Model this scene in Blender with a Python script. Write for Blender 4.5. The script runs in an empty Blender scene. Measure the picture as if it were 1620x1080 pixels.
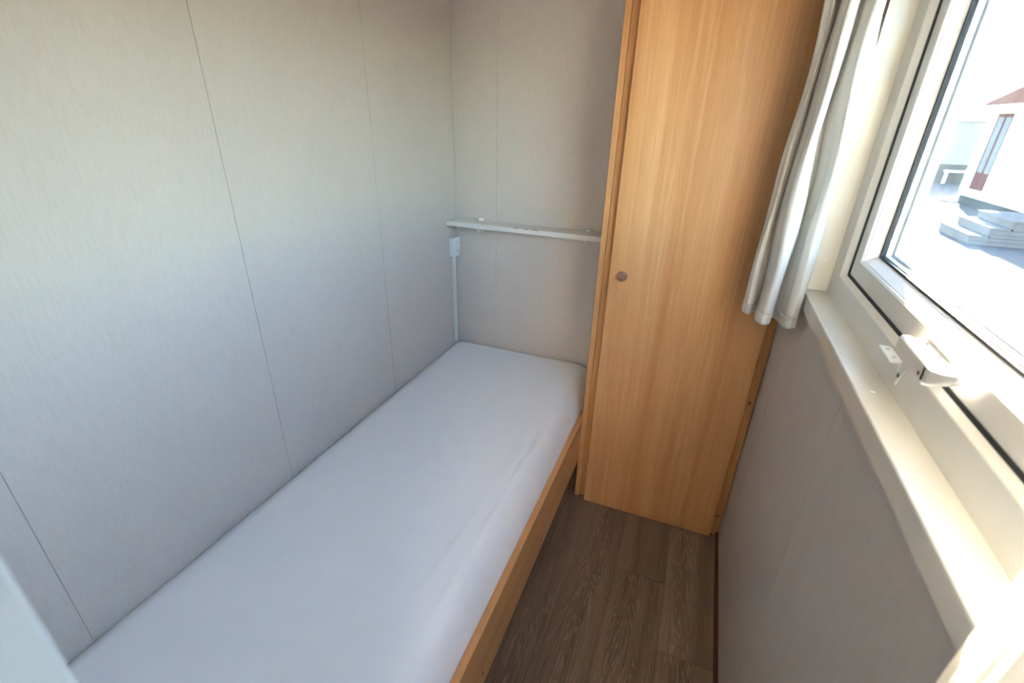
import bpy, bmesh, math, random
from mathutils import Vector, Matrix

scene = bpy.context.scene
COL = scene.collection
random.seed(7)

# ------------------------------------------------------------------ camera
F_PX = 746.94
cam_d = bpy.data.cameras.new('camera')
cam = bpy.data.objects.new('camera', cam_d)
COL.objects.link(cam)
CAM_LOC = Vector((1.0235, 0.0934, 1.4779))
right = Vector((0.92839371, 0.3708651, 0.02332808))
up = Vector((-0.17753432, 0.3875239, 0.90460311))
fwd = Vector((-0.32644553, 0.84396938, -0.42561603))
m = Matrix((right, up, -fwd)).transposed().to_4x4()
m.translation = CAM_LOC
cam.matrix_world = m
cam_d.sensor_width = 36.0
cam_d.lens = F_PX * 36.0 / 1620.0
cam_d.clip_start = 0.02
cam_d.clip_end = 500
cam_d.dof.use_dof = True
cam_d.dof.focus_distance = 1.6
cam_d.dof.aperture_fstop = 4.0
scene.camera = cam

# ------------------------------------------------------------------ world, sun
SUN_EL = math.radians(18.0)
SUN_H = Vector((0.236, 0.972, 0)).normalized()
w = bpy.data.worlds.new('sky')
scene.world = w
w.use_nodes = True
nt = w.node_tree
bg = nt.nodes['Background']
sky = nt.nodes.new('ShaderNodeTexSky')
sky.sky_type = 'NISHITA'
sky.sun_disc = False
sky.sun_elevation = SUN_EL
sky.sun_rotation = math.atan2(SUN_H.x, SUN_H.y)
sky.air_density = 1.0
sky.dust_density = 1.0
sky.ozone_density = 1.8
nt.links.new(sky.outputs[0], bg.inputs[0])
bg.inputs[1].default_value = 0.57
sun_d = bpy.data.lights.new('sun', 'SUN')
sun_d.energy = 46.0
sun_d.angle = math.radians(0.6)
sun_d.color = (1.0, 0.82, 0.66)
sun = bpy.data.objects.new('sun', sun_d)
COL.objects.link(sun)
to_sun = Vector((SUN_H.x * math.cos(SUN_EL), SUN_H.y * math.cos(SUN_EL), math.sin(SUN_EL)))
sun.rotation_euler = to_sun.to_track_quat('Z', 'Y').to_euler()
sun.location = (4, 8, 6)
# sampling portal in the window opening (adds no light of its own)
po_d = bpy.data.lights.new('window_portal', 'AREA')
po_d.shape = 'RECTANGLE'
po_d.size = 1.02
po_d.size_y = 0.72
po_d.cycles.is_portal = True
po = bpy.data.objects.new('window_portal', po_d)
COL.objects.link(po)
po.location = (1.45, 0.84, 1.56)
po.rotation_euler = (math.radians(90), 0, math.radians(90))

p2 = bpy.data.lights.new('fill_window_portal', 'AREA')  # sampling portal for the window added in the passage as fill
p2.shape = 'RECTANGLE'
p2.size = 0.66
p2.size_y = 0.74
p2.cycles.is_portal = True
po2 = bpy.data.objects.new('fill_window_portal', p2)
COL.objects.link(po2)
po2.location = (1.45, -1.20, 1.53)
po2.rotation_euler = (math.radians(90), 0, math.radians(90))

scene.cycles.blur_glossy = 0.0   # keep the sun's glint off the glossy reveal

vs = scene.view_settings
vs.view_transform = 'Standard'
vs.look = 'None'
vs.exposure = 3.0
vs.gamma = 1.0
vs.use_curve_mapping = False

# ------------------------------------------------------------------ helpers
def new_mat(name):
    mt = bpy.data.materials.new(name)
    mt.use_nodes = True
    t = mt.node_tree
    return mt, t, t.nodes['Principled BSDF']

def plain(name, col, rough=0.5, spec=0.5, metal=0.0, coat=0.0, bump=0.0, bscale=400):
    mt, t, b = new_mat(name)
    b.inputs['Base Color'].default_value = (*col, 1)
    b.inputs['Roughness'].default_value = rough
    b.inputs['Specular IOR Level'].default_value = spec
    b.inputs['Metallic'].default_value = metal
    b.inputs['Coat Weight'].default_value = coat
    # faint mottling so that no surface is perfectly flat in colour
    tc = t.nodes.new('ShaderNodeTexCoord')
    n = t.nodes.new('ShaderNodeTexNoise')
    n.inputs['Scale'].default_value = 9
    n.inputs['Detail'].default_value = 4
    t.links.new(tc.outputs['Object'], n.inputs['Vector'])
    r = t.nodes.new('ShaderNodeValToRGB')
    r.color_ramp.elements[0].position = 0.3
    r.color_ramp.elements[1].position = 0.7
    r.color_ramp.elements[0].color = (*[c * 0.96 for c in col], 1)
    r.color_ramp.elements[1].color = (*[min(1, c * 1.03) for c in col], 1)
    t.links.new(n.outputs[0], r.inputs[0])
    t.links.new(r.outputs[0], b.inputs['Base Color'])
    if bump:
        n2 = t.nodes.new('ShaderNodeTexNoise')
        n2.inputs['Scale'].default_value = bscale
        t.links.new(tc.outputs['Object'], n2.inputs['Vector'])
        bp = t.nodes.new('ShaderNodeBump')
        bp.inputs['Strength'].default_value = bump
        bp.inputs['Distance'].default_value = 0.001
        t.links.new(n2.outputs[0], bp.inputs['Height'])
        t.links.new(bp.outputs[0], b.inputs['Normal'])
    return mt

def noise(t, vec, scale3, detail=4, rough=0.5, dist=0.0, offset=None):
    mp = t.nodes.new('ShaderNodeMapping')
    mp.inputs['Scale'].default_value = scale3
    if offset is not None:
        mp.inputs['Location'].default_value = offset
    t.links.new(vec, mp.inputs['Vector'])
    n = t.nodes.new('ShaderNodeTexNoise')
    n.inputs['Scale'].default_value = 1
    n.inputs['Detail'].default_value = detail
    n.inputs['Roughness'].default_value = rough
    n.inputs['Distortion'].default_value = dist
    t.links.new(mp.outputs[0], n.inputs['Vector'])
    return n.outputs[0]

def ramp(t, fac, stops):
    r = t.nodes.new('ShaderNodeValToRGB')
    e = r.color_ramp.elements
    while len(e) < len(stops):
        e.new(0.5)
    for el, (p, c) in zip(e, stops):
        el.position = p
        el.color = (*c, 1) if len(c) == 3 else c
    t.links.new(fac, r.inputs[0])
    return r.outputs[0]

def mix(t, a, b, fac, mode='MIX'):
    n = t.nodes.new('ShaderNodeMix')
    n.data_type = 'RGBA'
    n.blend_type = mode
    for sock, val in ((n.inputs['Factor'], fac), (n.inputs['A'], a), (n.inputs['B'], b)):
        pass
    def put(s, v):
        if hasattr(v, 'links'):
            t.links.new(v, s)
        elif isinstance(v, (int, float)):
            s.default_value = v
        else:
            s.default_value = (*v, 1)
    put(n.inputs[0], fac)
    put(n.inputs[6], a)
    put(n.inputs[7], b)
    return n.outputs[2]

def bump(t, b, h, strength, dist=0.001):
    bp = t.nodes.new('ShaderNodeBump')
    bp.inputs['Strength'].default_value = strength
    bp.inputs['Distance'].default_value = dist
    t.links.new(h, bp.inputs['Height'])
    t.links.new(bp.outputs[0], b.inputs['Normal'])

# --- wallpaper: off-white with faint beige vertical flecks
def wallpaper_mat(name, base, fleck, sc):
    mt, t, b = new_mat(name)
    tc = t.nodes.new('ShaderNodeTexCoord').outputs['Object']
    fine = noise(t, tc, (sc[0] * 260, sc[1] * 260, 22), 5, 0.65, 0.3)
    patch = noise(t, tc, (sc[0] * 14, sc[1] * 14, 7), 5, 0.6, 0.6)
    big = noise(t, tc, (3, 3, 1.6), 3)
    c1 = mix(t, base, fleck, ramp(t, fine, [(0.42, (0, 0, 0)), (0.72, (0.42, 0.42, 0.42))]))
    vein = noise(t, tc, (sc[0] * 60, sc[1] * 60, 40), 6, 0.7, 1.6)
    vm = ramp(t, vein, [(0.56, (0, 0, 0)), (0.60, (0.38, 0.38, 0.38)), (0.64, (0, 0, 0))])
    pm = ramp(t, patch, [(0.45, (0, 0, 0)), (0.65, (1, 1, 1))])
    mm = mix(t, vm, pm, 1.0, 'MULTIPLY')
    c2 = mix(t, c1, [c * f for c, f in zip(fleck, (0.98, 0.92, 0.86))], mm)
    tone = ramp(t, big, [(0.3, (0.96, 0.96, 0.96)), (0.7, (1.0, 1.0, 1.0))])
    c3 = mix(t, c2, tone, 1.0, 'MULTIPLY')
    t.links.new(c3, b.inputs['Base Color'])
    b.inputs['Roughness'].default_value = 0.62
    b.inputs['Specular IOR Level'].default_value = 0.35
    bump(t, b, fine, 0.25, 0.0006)
    return mt

# --- beech veneer, grain along the given axis
def beech_mat(name, axis, dark, light, stripe):
    mt, t, b = new_mat(name)
    tc = t.nodes.new('ShaderNodeTexCoord').outputs['Object']
    def s(a, l):
        v = [a, a, a]
        v[axis] = l
        return v
    band = noise(t, tc, s(11, 0.55), 3, 0.5, 0.6)
    streak = noise(t, tc, s(70, 1.0), 5, 0.6, 0.3)
    fine = noise(t, tc, s(420, 9), 4, 0.6, 0.0)
    c1 = mix(t, dark, light, ramp(t, band, [(0.28, (0, 0, 0)), (0.72, (1, 1, 1))]))
    c2 = mix(t, c1, stripe, ramp(t, streak, [(0.52, (0, 0, 0)), (0.76, (0.5, 0.5, 0.5))]))
    ff = ramp(t, fine, [(0.35, (0.86, 0.82, 0.78)), (0.6, (1, 1, 1))])
    c3 = mix(t, c2, ff, 0.8, 'MULTIPLY')
    t.links.new(c3, b.inputs['Base Color'])
    b.inputs['Roughness'].default_value = 0.42
    b.inputs['Specular IOR Level'].default_value = 0.4
    bump(t, b, fine, 0.08, 0.0004)
    return mt

# --- grey-brown oak laminate, grain along Y, each plank its own piece of the figure
def oak_mat(name):
    mt, t, b = new_mat(name)
    tcn = t.nodes.new('ShaderNodeTexCoord')
    oi = t.nodes.new('ShaderNodeObjectInfo')
    sc = t.nodes.new('ShaderNodeVectorMath')
    sc.operation = 'SCALE'
    comb = t.nodes.new('ShaderNodeCombineXYZ')
    comb.inputs[0].default_value = 0.0
    comb.inputs[1].default_value = 9.3
    comb.inputs[2].default_value = 5.1
    t.links.new(comb.outputs[0], sc.inputs[0])
    t.links.new(oi.outputs['Random'], sc.inputs['Scale'])
    ad = t.nodes.new('ShaderNodeVectorMath')
    t.links.new(tcn.outputs['Object'], ad.inputs[0])
    t.links.new(sc.outputs[0], ad.inputs[1])
    v = ad.outputs[0]
    # cathedral figure: nested arches along the plank
    def mth(op, x_, y_=None):
        n_ = t.nodes.new('ShaderNodeMath'); n_.operation = op
        for k_, q_ in enumerate((x_, y_)):
            if q_ is None: continue
            if hasattr(q_, 'links'): t.links.new(q_, n_.inputs[k_])
            else: n_.inputs[k_].default_value = q_
        return n_.outputs[0]
    sp = t.nodes.new('ShaderNodeSeparateXYZ')
    t.links.new(tcn.outputs['Object'], sp.inputs[0])
    warp = noise(t, v, (22, 3.0, 3), 4, 0.55)
    off = mth('MULTIPLY', mth('SUBTRACT', oi.outputs['Random'], 0.5), 0.06)
    xo = mth('ADD', sp.outputs[0], off)
    par = mth('MULTIPLY', mth('MULTIPLY', xo, xo), 1500.0)
    fsum = mth('ADD', mth('ADD', mth('MULTIPLY', sp.outputs[1], 9.0), par), mth('MULTIPLY', warp, 9.0))
    fr_ = mth('PINGPONG', fsum, 0.5)
    fine = noise(t, v, (300, 7, 50), 4, 0.65)
    band = noise(t, v, (16, 0.9, 4), 3, 0.5)
    base = mix(t, (0.165, 0.108, 0.072), (0.30, 0.212, 0.148), ramp(t, band, [(0.3, (0, 0, 0)), (0.7, (1, 1, 1))]))
    ringm = ramp(t, fr_, [(0.0, (0.9, 0.9, 0.9)), (0.14, (0.15, 0.15, 0.15)), (0.3, (0, 0, 0))])
    patch = ramp(t, noise(t, v, (7, 1.0, 2), 2), [(0.38, (0.05, 0.05, 0.05)), (0.58, (0.62, 0.62, 0.62))])
    rm = mix(t, ringm, patch, 1.0, 'MULTIPLY')
    c1 = mix(t, base, (0.46, 0.37, 0.285), rm)
    c2 = mix(t, c1, ramp(t, fine, [(0.3, (0.62, 0.6, 0.58)), (0.55, (1, 1, 1)), (0.75, (1.22, 1.22, 1.22))]), 0.8, 'MULTIPLY')
    tone = ramp(t, oi.outputs['Random'], [(0.0, (0.8, 0.8, 0.8)), (1.0, (1.15, 1.15, 1.15))])
    c3 = mix(t, c2, tone, 1.0, 'MULTIPLY')
    t.links.new(c3, b.inputs['Base Color'])
    b.inputs['Roughness'].default_value = 0.5
    b.inputs['Specular IOR Level'].default_value = 0.35
    bump(t, b, fine, 0.15, 0.0005)
    return mt

def cloth_mat(name, col, transl, wscale=1500):
    mt, t, b = new_mat(name)
    tc = t.nodes.new('ShaderNodeTexCoord').outputs['Object']
    n = noise(t, tc, (wscale, wscale * 0.4, wscale * 0.4), 2)
    n2 = noise(t, tc, (18, 18, 6), 4)
    c = mix(t, [x * 0.95 for x in col], col, n2)
    t.links.new(c, b.inputs['Base Color'])
    b.inputs['Roughness'].default_value = 0.85
    b.inputs['Specular IOR Level'].default_value = 0.15
    b.inputs['Sheen Weight'].default_value = 0.15
    bump(t, b, n, 0.12, 0.0004)
    if transl:
        tr = t.nodes.new('ShaderNodeBsdfTranslucent')
        tr.inputs[0].default_value = (*col, 1)
        mx = t.nodes.new('ShaderNodeMixShader')
        mx.inputs[0].default_value = transl
        t.links.new(b.outputs[0], mx.inputs[1])
        t.links.new(tr.outputs[0], mx.inputs[2])
        t.links.new(mx.outputs[0], t.nodes['Material Output'].inputs[0])
    return mt

def glass_mat(name):
    mt = bpy.data.materials.new(name)
    mt.use_nodes = True
    t = mt.node_tree
    t.nodes.clear()
    out = t.nodes.new('ShaderNodeOutputMaterial')
    tr = t.nodes.new('ShaderNodeBsdfTransparent')
    tr.inputs[0].default_value = (0.95, 0.97, 0.97, 1)
    gl = t.nodes.new('ShaderNodeBsdfGlossy')
    gl.inputs['Roughness'].default_value = 0.0
    fr = t.nodes.new('ShaderNodeFresnel')
    # same reflectance on both faces of the thin pane
    ge = t.nodes.new('ShaderNodeNewGeometry')
    mr = t.nodes.new('ShaderNodeMapRange')
    mr.inputs['To Min'].default_value = 1.24
    mr.inputs['To Max'].default_value = 1.0 / 1.24
    t.links.new(ge.outputs['Backfacing'], mr.inputs['Value'])
    t.links.new(mr.outputs[0], fr.inputs[0])
    mx = t.nodes.new('ShaderNodeMixShader')
    t.links.new(fr.outputs[0], mx.inputs[0])
    t.links.new(tr.outputs[0], mx.inputs[1])
    t.links.new(gl.outputs[0], mx.inputs[2])
    t.links.new(mx.outputs[0], out.inputs[0])
    return mt

M = {}
M['paper'] = wallpaper_mat('wallpaper', (0.60, 0.546, 0.497), (0.51, 0.425, 0.355), (1, 1))
M['beech'] = beech_mat('beech_upright', 2, (0.555, 0.265, 0.098), (0.71, 0.40, 0.178), (0.80, 0.52, 0.275))
M['beech_y'] = beech_mat('beech_lengthwise', 1, (0.555, 0.265, 0.098), (0.71, 0.40, 0.178), (0.80, 0.52, 0.275))
M['beech_lip'] = beech_mat('beech_edge', 2, (0.50, 0.235, 0.08), (0.58, 0.30, 0.12), (0.64, 0.38, 0.175))
M['knob'] = beech_mat('brown_wood', 0, (0.24, 0.12, 0.075), (0.31, 0.17, 0.11), (0.37, 0.23, 0.155))
M['cap'] = plain('red_brown_cap', (0.22, 0.06, 0.025), 0.45)
M['skirt'] = plain('mahogany', (0.13, 0.034, 0.018), 0.4)
M['oak'] = oak_mat('oak_laminate')
M['subfloor'] = plain('subfloor', (0.03, 0.024, 0.02), 0.9)
M['sheet'] = cloth_mat('white_sheet', (0.87, 0.855, 0.855), 0.0)
M['curtain'] = cloth_mat('cream_curtain', (0.88, 0.855, 0.81), 0.45)
M['pvc'] = plain('cream_plastic', (0.80, 0.785, 0.735), 0.24, 0.5)
M['pvc_white'] = plain('white_plastic', (0.84, 0.835, 0.81), 0.22, 0.5)
M['board'] = plain('cream_board', (0.74, 0.72, 0.655), 0.16, 0.5)
M['rubber'] = plain('black_gasket', (0.012, 0.014, 0.016), 0.6)
M['spacer'] = plain('grey_spacer', (0.32, 0.36, 0.40), 0.4, 0.5)
M['glass'] = glass_mat('window_glass')
M['paint'] = plain('white_paint', (0.70, 0.685, 0.655), 0.4)
M['trim'] = plain('pale_grey_door_frame', (0.36, 0.405, 0.43), 0.35)
M['ceil'] = plain('white_ceiling', (0.84, 0.82, 0.79), 0.7)
M['box'] = plain('white_socket_plastic', (0.70, 0.70, 0.70), 0.35)
M['hole'] = plain('dark_hole', (0.02, 0.02, 0.02), 0.8)
M['metal'] = plain('steel', (0.45, 0.43, 0.40), 0.35, metal=1.0)
M['core'] = plain('dark_core', (0.05, 0.045, 0.04), 0.8)
M['joint'] = plain('panel_joint', (0.36, 0.31, 0.26), 0.8)
M['slat'] = beech_mat('pine_slat', 0, (0.55, 0.38, 0.2), (0.62, 0.45, 0.26), (0.68, 0.52, 0.33))
M['ground'] = plain('pale_paving', (0.10, 0.098, 0.095), 1.0, 0.0, bump=0.3, bscale=30)
M['house'] = plain('white_siding', (0.62, 0.62, 0.61), 0.7)
M['roof'] = plain('brown_roof', (0.050, 0.030, 0.027), 1.0, 0.0)
M['redframe'] = plain('red_brown_frame', (0.095, 0.045, 0.042), 1.0, 0.0)
M['step'] = plain('grey_step_boards', (0.125, 0.122, 0.12), 1.0, 0.0)
M['shed'] = plain('grey_blue_shed', (0.15, 0.165, 0.165), 1.0, 0.0)
M['shedbase'] = plain('dark_plinth', (0.05, 0.06, 0.06), 1.0, 0.0)
M['roof_pale'] = plain('pale_shed_roof', (0.5, 0.5, 0.5), 0.9, 0.0)
M['doorglass'] = plain('curtained_door_glass', (0.145, 0.155, 0.155), 0.7, 0.0)

def tag(o, label=None, cat=None, group=None, kind=None):
    if label: o['label'] = label
    if cat: o['category'] = cat
    if group: o['group'] = group
    if kind: o['kind'] = kind
    return o

def origin_of(p):
    v = Vector((0, 0, 0))
    while p is not None:
        v += p.location
        p = p.parent
    return v

def obj(name, bm, mat, parent=None, smooth=False, bevel=0.0, segs=2):
    """Link bm (world coordinates) as one mesh object under parent."""
    off = origin_of(parent)
    bmesh.ops.recalc_face_normals(bm, faces=bm.faces)
    if off.length:
        bmesh.ops.translate(bm, verts=bm.verts, vec=-off)
    me = bpy.data.meshes.new(name)
    bm.to_mesh(me)
    bm.free()
    me.materials.append(mat)
    if smooth:
        for p in me.polygons:
            p.use_smooth = True
    o = bpy.data.objects.new(name, me)
    COL.objects.link(o)
    o.parent = parent
    if bevel:
        md = o.modifiers.new('bevel', 'BEVEL')
        md.width = bevel
        md.segments = segs
        md.limit_method = 'ANGLE'
        md.angle_limit = math.radians(40)
    return o

def empty(name, loc, label=None, cat=None, group=None, kind=None):
    o = bpy.data.objects.new(name, None)
    COL.objects.link(o)
    o.empty_display_size = 0.05
    o.location = loc
    return tag(o, label, cat, group, kind)

def bbox(bm, x0, x1, y0, y1, z0, z1):
    vs_ = [bm.verts.new((x, y, z)) for x in (x0, x1) for y in (y0, y1) for z in (z0, z1)]
    for f in ((0, 1, 3, 2), (4, 6, 7, 5), (0, 4, 5, 1), (2, 3, 7, 6), (0, 2, 6, 4), (1, 5, 7, 3)):
        bm.faces.new([vs_[i] for i in f])
    return bm

def box(x0, x1, y0, y1, z0, z1):
    return bbox(bmesh.new(), x0, x1, y0, y1, z0, z1)

def prism(poly, a0, a1, axis):
    """poly: 2-D points; extruded along axis between a0 and a1."""
    bm = bmesh.new()
    def P(u, v, a):
        return {0: (a, u, v), 1: (u, a, v), 2: (u, v, a)}[axis]
    lo = [bm.verts.new(P(u, v, a0)) for u, v in poly]
    hi = [bm.verts.new(P(u, v, a1)) for u, v in poly]
    bm.faces.new(lo)
    bm.faces.new(hi[::-1])
    n = len(poly)
    for i in range(n):
        bm.faces.new((lo[i], hi[i], hi[(i + 1) % n], lo[(i + 1) % n]))
    return bm

def lathe(profile, centre, axis, n=24):
    """profile: (radius, height) along axis from centre."""
    bm = bmesh.new()
    axis = Vector(axis).normalized()
    e1 = axis.orthogonal().normalized()
    e2 = axis.cross(e1)
    c = Vector(centre)
    rings = []
    for r, h in profile:
        if r < 1e-6:
            rings.append([bm.verts.new(c + axis * h)])
        else:
            rings.append([bm.verts.new(c + axis * h + (e1 * math.cos(2 * math.pi * k / n) + e2 * math.sin(2 * math.pi * k / n)) * r) for k in range(n)])
    for a, b in zip(rings, rings[1:]):
        for k in range(n):
            k2 = (k + 1) % n
            if len(a) == 1:
                bm.faces.new((a[0], b[k], b[k2]))
            elif len(b) == 1:
                bm.faces.new((a[k], a[k2], b[0]))
            else:
                bm.faces.new((a[k], a[k2], b[k2], b[k]))
    return bm

def cap(name, parent, centre, axis, r, h, mat, n=14):
    return obj(name, lathe([(r, 0), (r, h * 0.6), (r * 0.75, h), (0, h)], centre, axis, n), mat, parent, smooth=False)

# ------------------------------------------------------------------ the room shell
W = 1.306        # window wall
D = 2.0          # far wall
Y0 = -1.8        # passage wall behind the doorway
H = 2.2
WY0, WY1 = 0.25, 1.433     # window opening along the wall
WZ0, WZ1 = 1.1058, 1.95

# floor with planks
fl = tag(obj('floor', box(-0.08, W + 0.12, Y0 - 0.1, D + 0.08, -0.06, -0.008), M['subfloor']),
         'grey-brown oak laminate floor of wide planks', kind='structure')
seams = [-0.08 + 0.0, 0.083, 0.258, 0.433, 0.608, 0.783, 0.956, 1.131, W + 0.0]
seams[0] = 0.0
joints = {0: [0.7], 1: [1.3, 0.1], 2: [0.5, 1.8], 3: [1.5, 0.2], 4: [1.105, -0.2], 5: [0.35], 6: [1.376, 0.0], 7: [1.125, -0.3]}
for i in range(8):
    ys = sorted([Y0, D] + joints[i])
    for a, b in zip(ys, ys[1:]):
        cx_, cy_ = (seams[i] + seams[i + 1]) / 2, (a + b) / 2
        hx_, hy_ = (seams[i + 1] - seams[i]) / 2 - 0.0005, (b - a) / 2 - 0.0005
        p_ = obj('plank', box(-hx_, hx_, -hy_, hy_, -0.008, 0), M['oak'], fl, bevel=0.0006, segs=1)
        p_.location = (cx_, cy_, 0)

# left wall: three-panel wallboard with fine open joints
def panel(parent, x0, x1, y0, y1, z0, z1):
    return obj('panel', box(x0, x1, y0, y1, z0, z1), M['paper'], parent)
G = 0.0005
wl = tag(obj('wall_left', box(-0.08, -0.0015, Y0 - 0.1, D + 0.08, -0.06, H), M['joint']), 'off-white wallpapered panel wall beside the bed', kind='structure')
ys = [Y0, -1.275, -0.73, -0.185, 0.36, 0.905, 1.452, D]
for a, b in zip(ys, ys[1:]):
    panel(wl, -0.0015, 0, a + G, b - G, 0, H)
wb = tag(obj('wall_back', box(-0.08, W + 0.1, D + 0.0015, D + 0.08, -0.06, H), M['joint']), 'off-white wallpapered panel wall behind the shelf', kind='structure')
xs = [0.0, 0.199, 0.744, W]
for a, b in zip(xs, xs[1:]):
    panel(wb, a + G, b - G, D, D + 0.0015, 0, H)
# right wall with the window opening
bm = bmesh.new()
XW = W + 0.10
bbox(bm, W + 0.0015, XW, Y0 - 0.1, D + 0.004, -0.06, WZ0 - 0.014)
bbox(bm, W + 0.0015, XW, Y0 - 0.1, D + 0.004, WZ1 + 0.012, H)
PY0, PY1 = -1.60, -0.80    # opening for the fill window added in the passage
bbox(bm, W + 0.0015, XW, Y0 - 0.1, PY0, WZ0 - 0.014, WZ1 + 0.012)
bbox(bm, W + 0.0015, XW, PY1, WY0 - 0.012, WZ0 - 0.014, WZ1 + 0.012)
bbox(bm, W + 0.0015, XW, WY1 + 0.012, D + 0.004, WZ0 - 0.014, WZ1 + 0.012)
wr = tag(obj('wall_right', bm, M['joint']), 'off-white wallpapered panel wall under the window', kind='structure')
ys = [Y0, -1.22, -0.675, -0.13, 0.415, 0.958, 1.503, D]
for a, b in zip(ys, ys[1:]):
    panel(wr, W, W + 0.0015, a + G, b - G, 0, WZ0 - 0.014)
    panel(wr, W, W + 0.0015, a + G, b - G, WZ1 + 0.012, H)
panel(wr, W, W + 0.0015, Y0, PY0, WZ0 - 0.013, WZ1 + 0.011)
panel(wr, W, W + 0.0015, PY1, WY0 - 0.012, WZ0 - 0.013, WZ1 + 0.011)
panel(wr, W, W + 0.0015, WY1 + 0.012, D, WZ0 - 0.013, WZ1 + 0.011)
tag(obj('ceiling', box(-0.08, XW, Y0 - 0.1, D + 0.08, H, H + 0.08), M['ceil']), 'white ceiling', kind='structure')
tag(obj('baseboard_right', box(W - 0.011, W, Y0, 1.679, 0.0, 0.022), M['skirt'], bevel=0.003), 'thin dark red-brown skirting strip below the window wall', kind='structure')
# partition with the doorway that the picture is taken from
bm = bmesh.new()
bbox(bm, 0.0005, 0.735, 0.055, 0.145, 0.0, H)
bbox(bm, 0.735, W - 0.001, 0.055, 0.145, 2.03, H)
tag(obj('wall_near', bm, M['paper']), 'wallpapered partition across the foot of the bed', kind='structure')
tag(obj('wall_passage', box(-0.08, XW, Y0 - 0.1, Y0, 0.0, H), M['paper']), 'wallpapered wall of the passage outside the doorway', kind='structure')
tr = empty('trim_1', (0.76, 0.1, 0), 'pale grey-blue painted door frame at the foot of the bed', kind='structure')
obj('jamb', box(0.735, 0.76, 0.045, 0.15, 0.0, 2.03), M['trim'], tr, bevel=0.003)
obj('architrave', box(0.68, 0.752, 0.030, 0.0445, 0.0, 2.05), M['trim'], tr, bevel=0.003)
obj('jamb', box(W - 0.014, W - 0.001, 0.045, 0.15, 0.023, 2.03), M['trim'], tr, bevel=0.003)
obj('head', box(0.76, W - 0.014, 0.045, 0.15, 2.005, 2.03), M['trim'], tr, bevel=0.003)

# ------------------------------------------------------------------ the window
win = empty('window_1', (1.37, 0.84, WZ0), 'cream plastic window with black gaskets and double glazing', kind='structure')
def ring(profile, closed=True):
    """profile: (x, inset along Y, inset along Z at foot); swept round the opening with mitred corners."""
    bm = bmesh.new()
    loops = []
    for x, dy, dz in profile:
        y0, y1, z0, z1 = WY0 + dy, WY1 - dy, WZ0 + dz, WZ1 - dz
        loops.append([bm.verts.new(p) for p in ((x, y0, z0), (x, y1, z0), (x, y1, z1), (x, y0, z1))])
    n = len(loops)
    for i in range(n if closed else n - 1):
        a, b = loops[i], loops[(i + 1) % n]
        for k in range(4):
            bm.faces.new((a[k], a[(k + 1) % 4], b[(k + 1) % 4], b[k]))
    return bm
frame = obj('frame', ring([(1.3466, 0, 0), (1.3466, 0.064, 0.0575), (1.3475, 0.066, 0.0592), (1.3590, 0.080, 0.066), (1.405, 0.080, 0.066), (1.42, 0, 0)]), M['pvc'], win)
obj('gasket', ring([(1.3575, 0.0795, 0.0655), (1.3575, 0.0905, 0.0722), (1.368, 0.0905, 0.0722), (1.368, 0.0795, 0.0655)]), M['rubber'], win)
obj('sash', ring([(1.3592, 0.0905, 0.0722), (1.3592, 0.1315, 0.109), (1.3622, 0.134, 0.1125), (1.3635, 0.134, 0.1125), (1.415, 0.138, 0.117), (1.415, 0.0905, 0.0722)]), M['pvc'], win)
obj('glazing_bead', ring([(1.3636, 0.1335, 0.112), (1.3650, 0.1362, 0.1145), (1.382, 0.1455, 0.1262), (1.3845, 0.1462, 0.127), (1.386, 0.1462, 0.127), (1.386, 0.1335, 0.112)]), M['pvc_white'], win)
obj('gasket', ring([(1.3845, 0.1445, 0.1255), (1.3845, 0.1535, 0.1320), (1.389, 0.1535, 0.1320), (1.389, 0.1445, 0.1255)]), M['rubber'], win)
obj('spacer', ring([(1.3935, 0.146, 0.127), (1.3935, 0.1520, 0.1325), (1.4030, 0.1520, 0.1325), (1.4030, 0.146, 0.127)]), M['pvc_white'], win)
obj('outer_gasket', ring([(1.4062, 0.148, 0.129), (1.4062, 0.1575, 0.1375), (1.4090, 0.1575, 0.1375), (1.4090, 0.148, 0.129)]), M['spacer'], win)
obj('outer_bead', ring([(1.4075, 0.139, 0.118), (1.4075, 0.150, 0.129), (1.428, 0.142, 0.121), (1.428, 0.10, 0.08), (1.4155, 0.10, 0.08), (1.4155, 0.139, 0.118)]), M['pvc_white'], win)
for x in (1.3905, 1.4035):
    obj('pane', box(x, x + 0.0025, WY0 + 0.143, WY1 - 0.143, WZ0 + 0.122, WZ1 - 0.122), M['glass'], win)
# unseen window added in the passage to send warm fill through the doorway
wp = empty('fill_window', (1.37, (PY0 + PY1) / 2, WZ0), 'white framed window added in the unseen passage as fill light through the doorway', kind='structure')
bm = bmesh.new()
z0, z1 = WZ0 - 0.013, WZ1 + 0.011
bbox(bm, 1.35, 1.40, PY0, PY1, z0, z0 + 0.07)
bbox(bm, 1.35, 1.40, PY0, PY1, z1 - 0.07, z1)
bbox(bm, 1.35, 1.40, PY0, PY0 + 0.07, z0 + 0.07, z1 - 0.07)
bbox(bm, 1.35, 1.40, PY1 - 0.07, PY1, z0 + 0.07, z1 - 0.07)
obj('frame', bm, M['pvc'], wp)
obj('pane', box(1.378, 1.381, PY0 + 0.07, PY1 - 0.07, z0 + 0.07, z1 - 0.07), M['glass'], wp)
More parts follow.
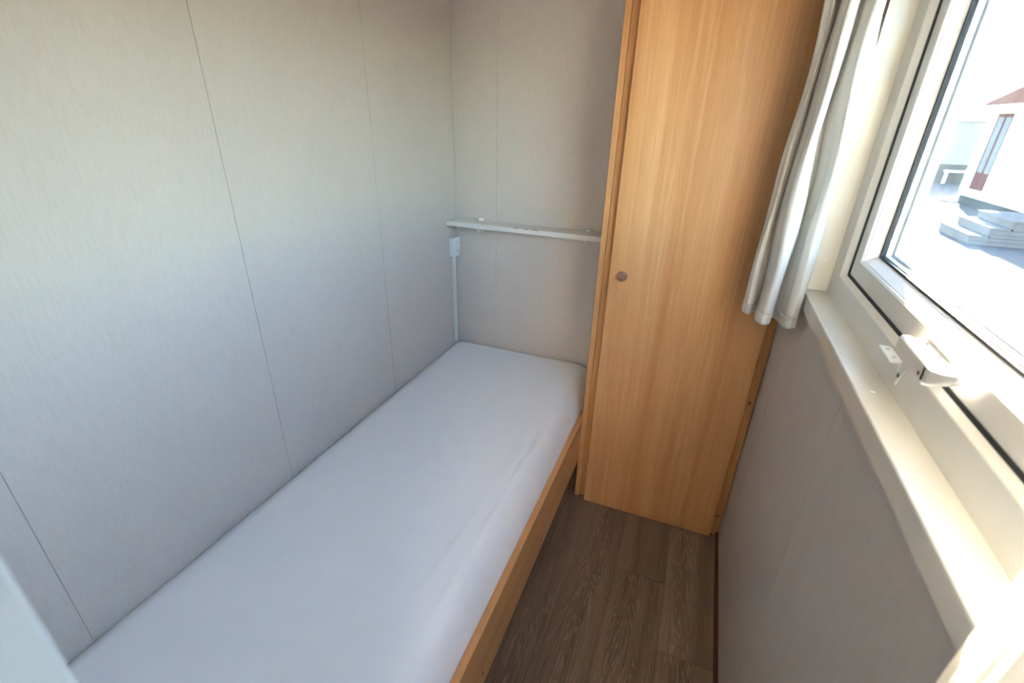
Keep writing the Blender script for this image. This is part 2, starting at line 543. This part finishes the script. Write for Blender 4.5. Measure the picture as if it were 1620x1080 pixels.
# sill with rounded nose, reveal boards
nose = [(1.3464, 1.0940), (1.3464, WZ0 - 0.0002), (1.3000, WZ0), (1.2975, WZ0 - 0.0006), (1.2962, WZ0 - 0.0022), (1.2958, WZ0 - 0.0050), (1.2958, 1.0685), (1.2968, 1.0675), (1.3055, 1.0675), (1.3055, 1.0940)]
sill = obj('sill', prism(nose, WY0 - 0.010, WY1 + 0.010, 1), M['board'], win)
for y in (1.307, 0.896, 0.49):
    cap('screw_cap', sill, (1.3205, y, WZ0 - 0.0004), (0, 0, 1), 0.0036, 0.0016, M['pvc_white'])
rv = obj('reveal_board', box(1.2962, 1.3464, WY1, WY1 + 0.010, WZ0 + 0.0008, WZ1), M['board'], win)
for z in (1.537, 1.184, 1.87):
    cap('screw_cap', rv, (1.3235, WY1 + 0.0004, z), (0, -1, 0), 0.0036, 0.0014, M['pvc_white'])
obj('reveal_board', box(1.2962, 1.3464, WY0 - 0.010, WY0, WZ0 + 0.0008, WZ1), M['board'], win)
obj('reveal_board', box(1.2962, 1.3464, WY0 - 0.010, WY1 + 0.010, WZ1 + 0.0002, WZ1 + 0.010), M['board'], win)

# window catch: lever handle on the sash with its keeper on the frame
hd = obj('handle', prism([(1.3270, 1.176), (1.3270, 1.200), (1.3292, 1.2035), (1.3400, 1.2035), (1.3425, 1.200), (1.3425, 1.176)], 0.790, 0.902, 1), M['pvc_white'], win, bevel=0.0025, segs=3)
hd['label'] = 'white folding window catch'
hd['label'] = 'white plastic lever handle'
obj('mounting_block', box(1.3425, 1.3590, 0.815, 0.895, 1.180, 1.203), M['pvc_white'], hd, bevel=0.002)
for y in (0.833, 0.877):
    cap('screw', hd, (1.3505, y, 1.2030), (0, 0, 1), 0.0035, 0.001, M['core'])
lv = bmesh.new()
pts = [((1.3345, 0.800, 1.190), 0.0075, 0.0115), ((1.3350, 0.780, 1.193), 0.008, 0.010), ((1.3385, 0.757, 1.203), 0.009, 0.007), ((1.3435, 0.733, 1.215), 0.0095, 0.0045), ((1.3455, 0.726, 1.218), 0.008, 0.003)]
rings_ = []
for (c, hw, hh) in pts:
    rings_.append([lv.verts.new((c[0] + dx * hw, c[1], c[2] + dz * hh)) for dx, dz in ((-1, -1), (1, -1), (1, 1), (-1, 1))])
for a, b in zip(rings_, rings_[1:]):
    for k in range(4):
        lv.faces.new((a[k], a[(k + 1) % 4], b[(k + 1) % 4], b[k]))
lv.faces.new(rings_[0][::-1]); lv.faces.new(rings_[-1])
obj('lever', lv, M['pvc_white'], hd, bevel=0.0018)
cap('pivot', hd, (1.3350, 0.893, 1.2033), (0, 0, 1), 0.0055, 0.0012, M['pvc'])
cap('pivot_pin', hd, (1.3272, 0.806, 1.186), (-1, 0, 0), 0.0032, 0.001, M['cap'])
kp = obj('keeper', prism([(1.3466, 1.142), (1.3466, 1.158), (1.3310, 1.158), (1.3300, 1.1565), (1.3300, 1.1540), (1.3430, 1.1540), (1.3430, 1.142)], 0.908, 0.968, 1), M['pvc_white'], win, bevel=0.0006)
for y in (0.922, 0.954):
    cap('screw', kp, (1.3390, y, 1.1578), (0, 0, 1), 0.0030, 0.0008, M['metal'])
fin = bmesh.new()
fv = [fin.verts.new(p) for p in ((1.3466, 0.888, 1.155), (1.3466, 0.884, 1.155), (1.3225, 0.843, 1.150), (1.3225, 0.847, 1.150), (1.3466, 0.888, 1.146), (1.3466, 0.884, 1.146), (1.3225, 0.843, 1.144), (1.3225, 0.847, 1.144))]
for f in ((0, 1, 2, 3), (4, 7, 6, 5), (0, 4, 5, 1), (1, 5, 6, 2), (2, 6, 7, 3), (3, 7, 4, 0)):
    fin.faces.new([fv[i] for i in f])
obj('stay_tongue', fin, M['pvc_white'], kp, bevel=0.0006)
cap('screw', win, (1.3467, 0.905, 1.136), (-1, 0, 0), 0.0035, 0.001, M['core'])

# ------------------------------------------------------------------ bed
XR = 0.7215
bed = empty('bed_frame', (0.36, 1.06, 0), 'light beech bed frame with a plain side rail, built in against the wallpapered wall', 'bed')
rail = obj('side_rail', box(0.7015, XR - 0.0005, 0.152, 1.997, 0.186, 0.392), M['beech_y'], bed, bevel=0.0012)
for y in (1.183, 0.735, 0.30):
    cap('screw_cap', rail, (XR - 0.0008, y, 0.236), (1, 0, 0), 0.0055, 0.0012, M['cap'])
obj('wall_cleat', box(0.001, 0.022, 0.152, 1.997, 0.21, 0.262), M['beech_y'], bed)
obj('rail_cleat', box(0.680, 0.7013, 0.152, 1.997, 0.21, 0.262), M['beech_y'], bed)
for k in range(13):
    y = 0.19 + k * 0.1425
    obj('slat', box(0.004, 0.6995, y, y + 0.07, 0.2622, 0.280), M['slat'], bed, bevel=0.003, segs=1)
for y in (0.16, 1.945):
    obj('leg', box(0.640, 0.6798, y, y + 0.045, 0.0, 0.2618), M['beech'], bed, bevel=0.002)
    obj('leg', box(0.023, 0.062, y, y + 0.045, 0.0, 0.2618), M['beech'], bed, bevel=0.002)

# mattress with a fitted white sheet
def mattress():
    x0, x1, y0, y1, zb, zt = 0.004, 0.7005, 0.158, 1.996, 0.2805, 0.483
    bm = bmesh.new()
    nx, ny = 96, 190
    def sst(a, b, v):
        v = min(1, max(0, (v - a) / (b - a)))
        return v * v * (3 - 2 * v)
    rnd = random.Random(3)
    wr_ = [(0.585, 0.62, 1.45, 0.0030, 0.007, 0.02), (0.617, 0.66, 1.62, -0.0032, 0.006, 0.0), (0.628, 0.62, 1.40, 0.0022, 0.006, 0.02),
           (0.655, 0.55, 1.0, 0.0018, 0.008, -0.03), (0.56, 1.0, 1.5, -0.0016, 0.006, 0.015), (0.672, 1.1, 1.7, 0.0015, 0.01, 0.0)]
    def top(x, y):
        z = zt
        d = x1 - x
        # soft roll at the open side
        z -= 0.090 * max(0.0, 1 - d / 0.085) ** 2.7 
        z -= 0.012 * (1 - sst(0.0, 0.03, x - x0))
        z -= 0.020 * (1 - sst(0.0, 0.03, y1 - y))
        z -= 0.030 * (1 - sst(0.0, 0.04, y - y0))
        z += 0.004 * math.sin(math.pi * (x - x0) / (x1 - x0)) * math.sin(math.pi * (y - y0) / (y1 - y0))
        for (xc, ya, yb, h, wd, sl) in wr_:
            t_ = (y - ya) / (yb - ya)
            if 0 < t_ < 1:
                xx = xc + sl * (t_ - 0.5) + 0.004 * math.sin(t_ * 7 + xc * 50)
                z += h * math.sin(math.pi * t_) * math.exp(-((x - xx) / wd) ** 2)
        z += 0.0007 * math.sin(x * 61 + 2.2 * math.sin(y * 9)) * math.sin(y * 13 + x * 4)
        # gathered edge by the rail
        z += 0.0022 * math.sin(y * 150 + 3 * math.sin(y * 21)) * math.exp(-((d - 0.02) / 0.018) ** 2) * (0.4 + 0.6 * math.sin(y * 5.3) ** 2)
        return z
    def warp(u):  # finer columns near the open side
        return u
    g = []
    for j in range(ny + 1):
        y = y0 + (y1 - y0) * j / ny
        row = []
        for i in range(nx + 1):
            u = i / nx
            u = u + 0.12 * math.sin(2 * math.pi * u) / (2 * math.pi) * -1 if False else 1 - (1 - u) ** 1.6
            x = x0 + (x1 - x0) * u
            row.append(bm.verts.new((x, y, top(x, y))))
        g.append(row)
    for j in range(ny):
        for i in range(nx):
            bm.faces.new((g[j][i], g[j][i + 1], g[j + 1][i + 1], g[j + 1][i]))
    rim = g[0][:] + [g[j][nx] for j in range(1, ny + 1)] + g[ny][-2::-1] + [g[j][0] for j in range(ny - 1, 0, -1)]
    low = [bm.verts.new((min(max(v.co.x, x0 + 0.003), x1 - 0.002), min(max(v.co.y, y0 + 0.003), y1 - 0.003), zb)) for v in rim]
    n = len(rim)
    for i in range(n):
        bm.faces.new((rim[i], low[i], low[(i + 1) % n], rim[(i + 1) % n]))
    bm.faces.new(low)
    return bm
mt_o = obj('mattress', mattress(), M['sheet'], None, smooth=True)
tag(mt_o, 'single mattress in a smooth white fitted sheet on the bed frame', 'mattress')

# ------------------------------------------------------------------ wardrobe
YW = 1.681
wd = empty('wardrobe', (1.0, 1.84, 0), 'tall narrow beech wardrobe with one plain door between the bed and the window', 'wardrobe')
HW = 2.17
obj('side_panel', box(XR, XR + 0.0185, YW - 0.001, 1.998, 0.0, HW), M['beech'], wd, bevel=0.0008)
obj('face_strip', box(XR + 0.0195, 0.7655, YW + 0.004, YW + 0.024, 0.006, HW), M['beech_lip'], wd, bevel=0.0008)
fs = obj('filler_strip', box(1.2725, W - 0.002, YW - 0.001, YW + 0.018, 0.003, HW), M['beech_lip'], wd, bevel=0.0008)
for z in (0.616, 0.098, 1.25, 1.9):
    cap('screw_cap', fs, (1.2885, YW - 0.0008, z), (0, -1, 0), 0.0052, 0.0012, M['cap'])
obj('side_panel', box(W - 0.020, W - 0.003, YW + 0.019, 1.998, 0.0, HW), M['beech'], wd)
obj('top_panel', box(XR + 0.0187, W - 0.0203, YW + 0.025, 1.998, HW - 0.018, HW), M['beech_lip'], wd)
obj('bottom_panel', box(XR + 0.0187, W - 0.0203, YW + 0.025, 1.998, 0.04, 0.058), M['beech_lip'], wd)
obj('back_panel', box(XR + 0.0187, W - 0.0203, 1.990, 1.998, 0.059, HW - 0.019), M['beech_lip'], wd)
door = obj('door', box(0.7665, 1.2745, YW - 0.021, YW - 0.0025, 0.004, HW - 0.01), M['beech'], wd, bevel=0.0012)
kn = obj('knob', lathe([(0.0085, 0), (0.008, 0.006), (0.0105, 0.010), (0.0158, 0.0135), (0.0168, 0.017), (0.0160, 0.0205), (0.012, 0.0232), (0.005, 0.0245), (0, 0.0247)], (0.812, YW - 0.021, 1.012), (0, -1, 0), 28), M['knob'], door, smooth=True)
kn['label'] = 'dark brown round wooden knob'
for z in (0.12, 0.78, 1.45, 2.05):
    obj('hinge', box(1.2746, 1.2772, YW - 0.012, YW - 0.0012, z - 0.022, z + 0.022), M['core'], door)

# ------------------------------------------------------------------ shelf, socket, cable duct
sh = empty('wall_shelf', (0.36, 1.95, 1.055), 'narrow white painted wall shelf between the corner and the wardrobe', 'shelf')
def shelf_mat():
    mt, t, b = new_mat('chipped_white_paint')
    tc = t.nodes.new('ShaderNodeTexCoord').outputs['Object']
    sx = t.nodes.new('ShaderNodeSeparateXYZ')
    t.links.new(tc, sx.inputs[0])
    n = noise(t, tc, (45, 120, 160), 4, 0.6)
    # chips only along a stretch of the front lower/upper edge
    def band(out, c, w_):
        s_ = t.nodes.new('ShaderNodeMath'); s_.operation = 'SUBTRACT'; s_.inputs[1].default_value = c
        t.links.new(out, s_.inputs[0])
        a_ = t.nodes.new('ShaderNodeMath'); a_.operation = 'ABSOLUTE'; t.links.new(s_.outputs[0], a_.inputs[0])
        l_ = t.nodes.new('ShaderNodeMath'); l_.operation = 'LESS_THAN'; l_.inputs[1].default_value = w_
        t.links.new(a_.outputs[0], l_.inputs[0])
        return l_.outputs[0]
    mm = t.nodes.new('ShaderNodeMath'); mm.operation = 'MULTIPLY'
    t.links.new(band(sx.outputs[0], 0.01, 0.055), mm.inputs[0])
    t.links.new(band(sx.outputs[2], 0.0200, 0.0016), mm.inputs[1])
    m2 = t.nodes.new('ShaderNodeMath'); m2.operation = 'MULTIPLY'
    t.links.new(mm.outputs[0], m2.inputs[0])
    t.links.new(band(sx.outputs[1], -0.041, 0.0035), m2.inputs[1])
    m3 = t.nodes.new('ShaderNodeMath'); m3.operation = 'MULTIPLY'
    t.links.new(m2.outputs[0], m3.inputs[0])
    t.links.new(ramp(t, n, [(0.47, (0, 0, 0)), (0.52, (1, 1, 1))]), m3.inputs[1])
    c = mix(t, (0.68, 0.655, 0.615), (0.34, 0.22, 0.14), m3.outputs[0])
    t.links.new(c, b.inputs['Base Color'])
    b.inputs['Roughness'].default_value = 0.4
    return mt
M['shelf'] = shelf_mat()
obj('board', box(0.0015, XR - 0.001, 1.908, 1.9915, 1.0555, 1.076), M['shelf'], sh, bevel=0.0015)
for x in (0.130, 0.609):
    br = bmesh.new()
    bbox(br, x - 0.011, x + 0.011, 1.992, 1.9995, 1.020, 1.084)
    b_ = obj('bracket', br, M['paint'], sh, bevel=0.003)
    obj('arm', box(x - 0.008, x + 0.008, 1.935, 1.9918, 1.045, 1.0553), M['paint'], b_, bevel=0.002)
    cap('peg', b_, (x, 1.9880, 1.0762), (0, 0, 1), 0.0115, 0.0085, M['pvc_white'], 16)
    cap('peg', b_, (x, 1.965, 1.0448), (0, 0, -1), 0.0085, 0.018, M['pvc_white'], 16)

so = empty('socket_box', (0.0, 1.957, 0.912), 'small white double socket box on the wallpapered wall below the shelf end', 'socket')
obj('body', box(0.0008, 0.029, 1.930, 1.984, 0.912, 0.998), M['box'], so, bevel=0.003, segs=3)
for z in (0.975, 0.935):
    fc = obj('outlet', lathe([(0.016, 0), (0.016, 0.001), (0.014, 0.0014), (0.0, 0.0014)], (0.0288, 1.957, z), (1, 0, 0), 20), M['box'], so)
    for dy, dz in ((-0.0065, 0.005), (0.0065, -0.005)):
        cap('pin_hole', fc, (0.0299, 1.957 + dy, z + dz), (1, 0, 0), 0.0024, 0.0005, M['hole'], 10)
obj('screw', lathe([(0.003, 0), (0.003, 0.0012), (0, 0.0012)], (0.0288, 1.957, 0.955), (1, 0, 0), 10), M['box'], so)
tag(obj('cable_duct', box(0.0008, 0.0145, 1.952, 1.966, 0.484, 0.9118), M['paint'], None, bevel=0.0015),
    'slim white cable duct running down from the socket box to the mattress', 'cable duct')

# ------------------------------------------------------------------ curtains
def catmull(pts, per):
    out = []
    P = [pts[0]] + list(pts) + [pts[-1]]
    for i in range(1, len(P) - 2):
        p0, p1, p2, p3 = [Vector(q) for q in P[i - 1:i + 3]]
        for k in range(per):
            t_ = k / per
            out.append(0.5 * ((2 * p1) + (p2 - p0) * t_ + (2 * p0 - 5 * p1 + 4 * p2 - p3) * t_ ** 2 + (3 * p1 - p0 - 3 * p2 + p3) * t_ ** 3))
    out.append(Vector(P[-2]))
    return out

def curtain(name, hem, topp, z0, z1, label, seed, group):
    root = empty(name, (sum(p[0] for p in hem) / len(hem), sum(p[1] for p in hem) / len(hem), z0), label, 'curtain', group)
    per = 12
    a, b = catmull(hem, per), catmull(topp, per)
    rnd = random.Random(seed)
    ph = [rnd.uniform(0, 6.28) for _ in range(6)]
    rows = 70
    def pt(i, t_):
        s = i / (len(a) - 1)
        e = t_ ** 0.85
        p = a[i].lerp(b[i], e)
        wob = 0.0035 * math.sin(t_ * 9 + s * 11 + ph[0]) + 0.0025 * math.sin(t_ * 17 + s * 23 + ph[1]) + 0.0016 * math.sin(s * 120 + t_ * 5 + ph[4]) + 0.0009 * math.sin(s * 190 - t_ * 9 + ph[5])
        wob2 = 0.0035 * math.sin(t_ * 8 + s * 14 + ph[2]) + 0.0014 * math.sin(s * 140 + t_ * 6 + ph[3])
        env = 0.5 + 0.65 * math.sin(math.pi * min(1, t_ * 1.1))
        zz = z0 + (z1 - z0) * t_ 
        if t_ == 0:
            zz += 0.003 * math.sin(s * 31 + ph[3]) + 0.0015 * math.sin(s * 70 + ph[4])
        return Vector((p.x + wob * env, p.y + wob2 * env, zz))
    def sheet(t0, t1, n):
        bm = bmesh.new()
        g = [[bm.verts.new(pt(i, t0 + (t1 - t0) * j / n)) for i in range(len(a))] for j in range(n + 1)]
        for j in range(n):
            for i in range(len(a) - 1):
                bm.faces.new((g[j][i], g[j][i + 1], g[j + 1][i + 1], g[j + 1][i]))
        return bm
    hm = 0.030 / (z1 - z0)
    o = obj('cloth', sheet(hm * 0.9, 1.0, rows), M['curtain'], root, smooth=True)
    md = o.modifiers.new('thick', 'SOLIDIFY'); md.thickness = 0.0012; md.offset = 0
    o2 = obj('hem', sheet(0.0, hm, 4), M['curtain'], root, smooth=True)
    md = o2.modifiers.new('thick', 'SOLIDIFY'); md.thickness = 0.0020; md.offset = 0
    o3 = obj('heading_tape', sheet(1 - 0.05 / (z1 - z0), 1.0, 3), M['curtain'], root, smooth=True)
    md = o3.modifiers.new('thick', 'SOLIDIFY'); md.thickness = 0.0030; md.offset = 0
    return root

hem_far = [(1.292, 1.385), (1.290, 1.366), (1.271, 1.360), (1.257, 1.395), (1.247, 1.446), (1.237, 1.405), (1.229, 1.368), (1.212, 1.360), (1.199, 1.396), (1.203, 1.456), (1.195, 1.452), (1.181, 1.427), (1.170, 1.450), (1.186, 1.474), (1.225, 1.468), (1.262, 1.452), (1.276, 1.468), (1.255, 1.488), (1.212, 1.500), (1.206, 1.516), (1.245, 1.520), (1.276, 1.512), (1.280, 1.530), (1.245, 1.545), (1.215, 1.556)]
def gather(pts, cx, cy, kx, ky, ox, oy):
    return [(cx + (x - cx) * kx + ox, cy + (y - cy) * ky + oy) for x, y in pts]
top_far = gather(hem_far, 1.235, 1.45, 0.72, 0.95, 0.0, -0.01)
hem_far = [(x, y, 0) for x, y in hem_far]
top_far = [(x, y, 0) for x, y in top_far]
curtain('curtain', hem_far, top_far, 1.018, 1.985, 'cream curtain hanging in folds against the wardrobe door', 5, 'cream curtains')
hem_near = [(1.290, 0.428), (1.287, 0.444), (1.272, 0.430), (1.258, 0.404), (1.262, 0.380), (1.250, 0.372), (1.236, 0.372), (1.222, 0.345), (1.228, 0.322), (1.262, 0.330), (1.284, 0.322), (1.270, 0.300), (1.226, 0.298), (1.214, 0.280), (1.240, 0.270), (1.276, 0.276), (1.286, 0.256), (1.262, 0.244), (1.226, 0.240), (1.220, 0.224), (1.250, 0.214), (1.278, 0.220)]
top_near = [(x, y, 0) for x, y in gather(hem_near, 1.27, 0.33, 0.8, 0.95, 0.0, 0.0)]
hem_near = [(x, y + 0.008, 0) for x, y in hem_near]
curtain('curtain', hem_near, top_near, 1.018, 1.985, 'sunlit cream curtain hanging by the doorway end of the window', 9, 'cream curtains')
cr = empty('curtain_rail', (1.25, 0.86, 1.985), 'slim white curtain rail above the window', 'curtain rail')
obj('track', box(1.238, 1.258, 0.19, 1.60, 1.9865, 2.004), M['pvc_white'], cr, bevel=0.002)
for y in (0.28, 0.88, 1.50):
    obj('bracket', box(1.242, W - 0.001, y - 0.01, y + 0.01, 2.0042, 2.016), M['pvc_white'], cr, bevel=0.001)

# ------------------------------------------------------------------ outside
GZ = -0.5
tag(obj('ground', box(-30, 60, -40, 90, GZ - 0.2, GZ), M['ground']), 'pale sunlit paving outside the window', kind='structure')

HX = 8.1
ho = empty('neighbouring_house', (10.5, 12.5, GZ), 'white holiday cabin with a brown hipped roof across the lane', 'house')
obj('wall', box(HX, 13.0, 6.0, 18.95, GZ + 0.25, 2.06), M['house'], ho)
obj('plinth', box(HX + 0.06, 12.95, 6.05, 18.9, GZ, GZ + 0.25), M['shedbase'], ho)
# board lines of the siding
for k in range(13):
    z = -0.08 + k * 0.165
    obj('siding_board', prism([(HX - 0.022, z), (HX - 0.008, z + 0.160), (HX - 0.0005, z + 0.160), (HX - 0.0005, z)], 18.42, 18.94, 1), M['house'], ho)
    obj('siding_board', prism([(HX - 0.022, z), (HX - 0.008, z + 0.160), (HX - 0.0005, z + 0.160), (HX - 0.0005, z)], 6.0, 17.40, 1), M['house'], ho)
rb = bmesh.new()
e = [(7.85, 5.7, 2.06), (13.25, 5.7, 2.06), (13.25, 19.15, 2.06), (7.85, 19.15, 2.06)]
e2 = [(x, y, 2.12) for x, y, z in e]
rg = [(10.5, 8.4, 4.3), (10.5, 16.6, 4.3)]
V = [rb.verts.new(p) for p in e + e2 + rg]
for f in ((0, 1, 2, 3), (0, 4, 5, 1), (1, 5, 6, 2), (2, 6, 7, 3), (3, 7, 4, 0), (4, 8, 5), (6, 9, 7), (7, 9, 8, 4), (5, 8, 9, 6)):
    rb.faces.new([V[i] for i in f])
obj('roof', rb, M['roof'], ho)
obj('fascia', box(7.825, 7.849, 5.7, 19.15, 2.03, 2.13), M['house'], ho)
dr = obj('glazed_door', box(HX - 0.02, HX + 0.0, 17.46, 18.34, -0.03, 1.92), M['redframe'], ho)
for y0, y1 in ((17.555, 17.845), (17.955, 18.245)):
    obj('pane', box(HX - 0.026, HX - 0.0205, y0, y1, 0.42, 1.84), M['doorglass'], dr)
    obj('lower_panel', box(HX - 0.026, HX - 0.0205, y0, y1, 0.05, 0.34), M['redframe'], dr)
for y in (17.43, 18.37):
    obj('door_trim', box(HX - 0.04, HX, y - 0.035, y + 0.035, -0.05, 1.98), M['house'], ho)

st = empty('garden_steps', (6.8, 12.5, GZ), 'grey board steps leading up to the white cabin', 'steps')
tz = [-0.322, -0.165, -0.016]
tx = [5.87, 6.14, 6.43]
for k in range(3):
    x0 = tx[k]
    x1 = tx[k + 1] if k < 2 else HX - 0.03
    obj('tread', box(x0 - 0.02, x1 + (0.0 if k == 2 else -0.001), 11.78, 13.22, tz[k] - 0.035, tz[k]), M['step'], st)
    zlo = GZ if k == 0 else tz[k - 1]
    obj('riser', box(x0, x0 + 0.03, 11.8, 13.2, zlo + (0.0 if k == 0 else 0.001), tz[k] - 0.036), M['step'], st)
for (z0, z1, xa) in ((GZ, -0.43, 5.9), (-0.425, -0.358, 5.9), (-0.285, -0.205, 6.172), (-0.352, -0.29, 6.172), (-0.20, -0.055, 6.462)):
    obj('side_board', box(xa + 0.001, HX - 0.03, 11.8, 11.825, z0, z1), M['step'], st)
obj('carcass', box(6.47, HX - 0.035, 11.83, 13.18, GZ, -0.06), M['shedbase'], st)

sd = empty('pale_shed', (11.4, 27.5, GZ), 'pale grey-blue shed on a dark plinth beyond the white cabin', 'shed')
obj('wall', box(9.62, 14.0, 26.0, 29.0, 0.22, 1.84), M['shed'], sd)
obj('plinth', box(9.66, 13.96, 26.04, 28.96, GZ, 0.22), M['shedbase'], sd)
obj('roof', prism([(25.85, 1.84), (29.15, 1.84), (29.15, 1.90), (27.5, 2.0), (25.85, 1.90)], 9.5, 14.1, 0), M['roof_pale'], sd)
obj('ground_beam', box(9.9, 13.9, 25.6, 25.72, -0.06, 0.02), M['house'], sd)
obj('beam_leg', box(9.95, 10.05, 25.62, 25.70, GZ, -0.061), M['house'], sd)
obj('beam_leg', box(13.7, 13.8, 25.62, 25.70, GZ, -0.061), M['house'], sd)
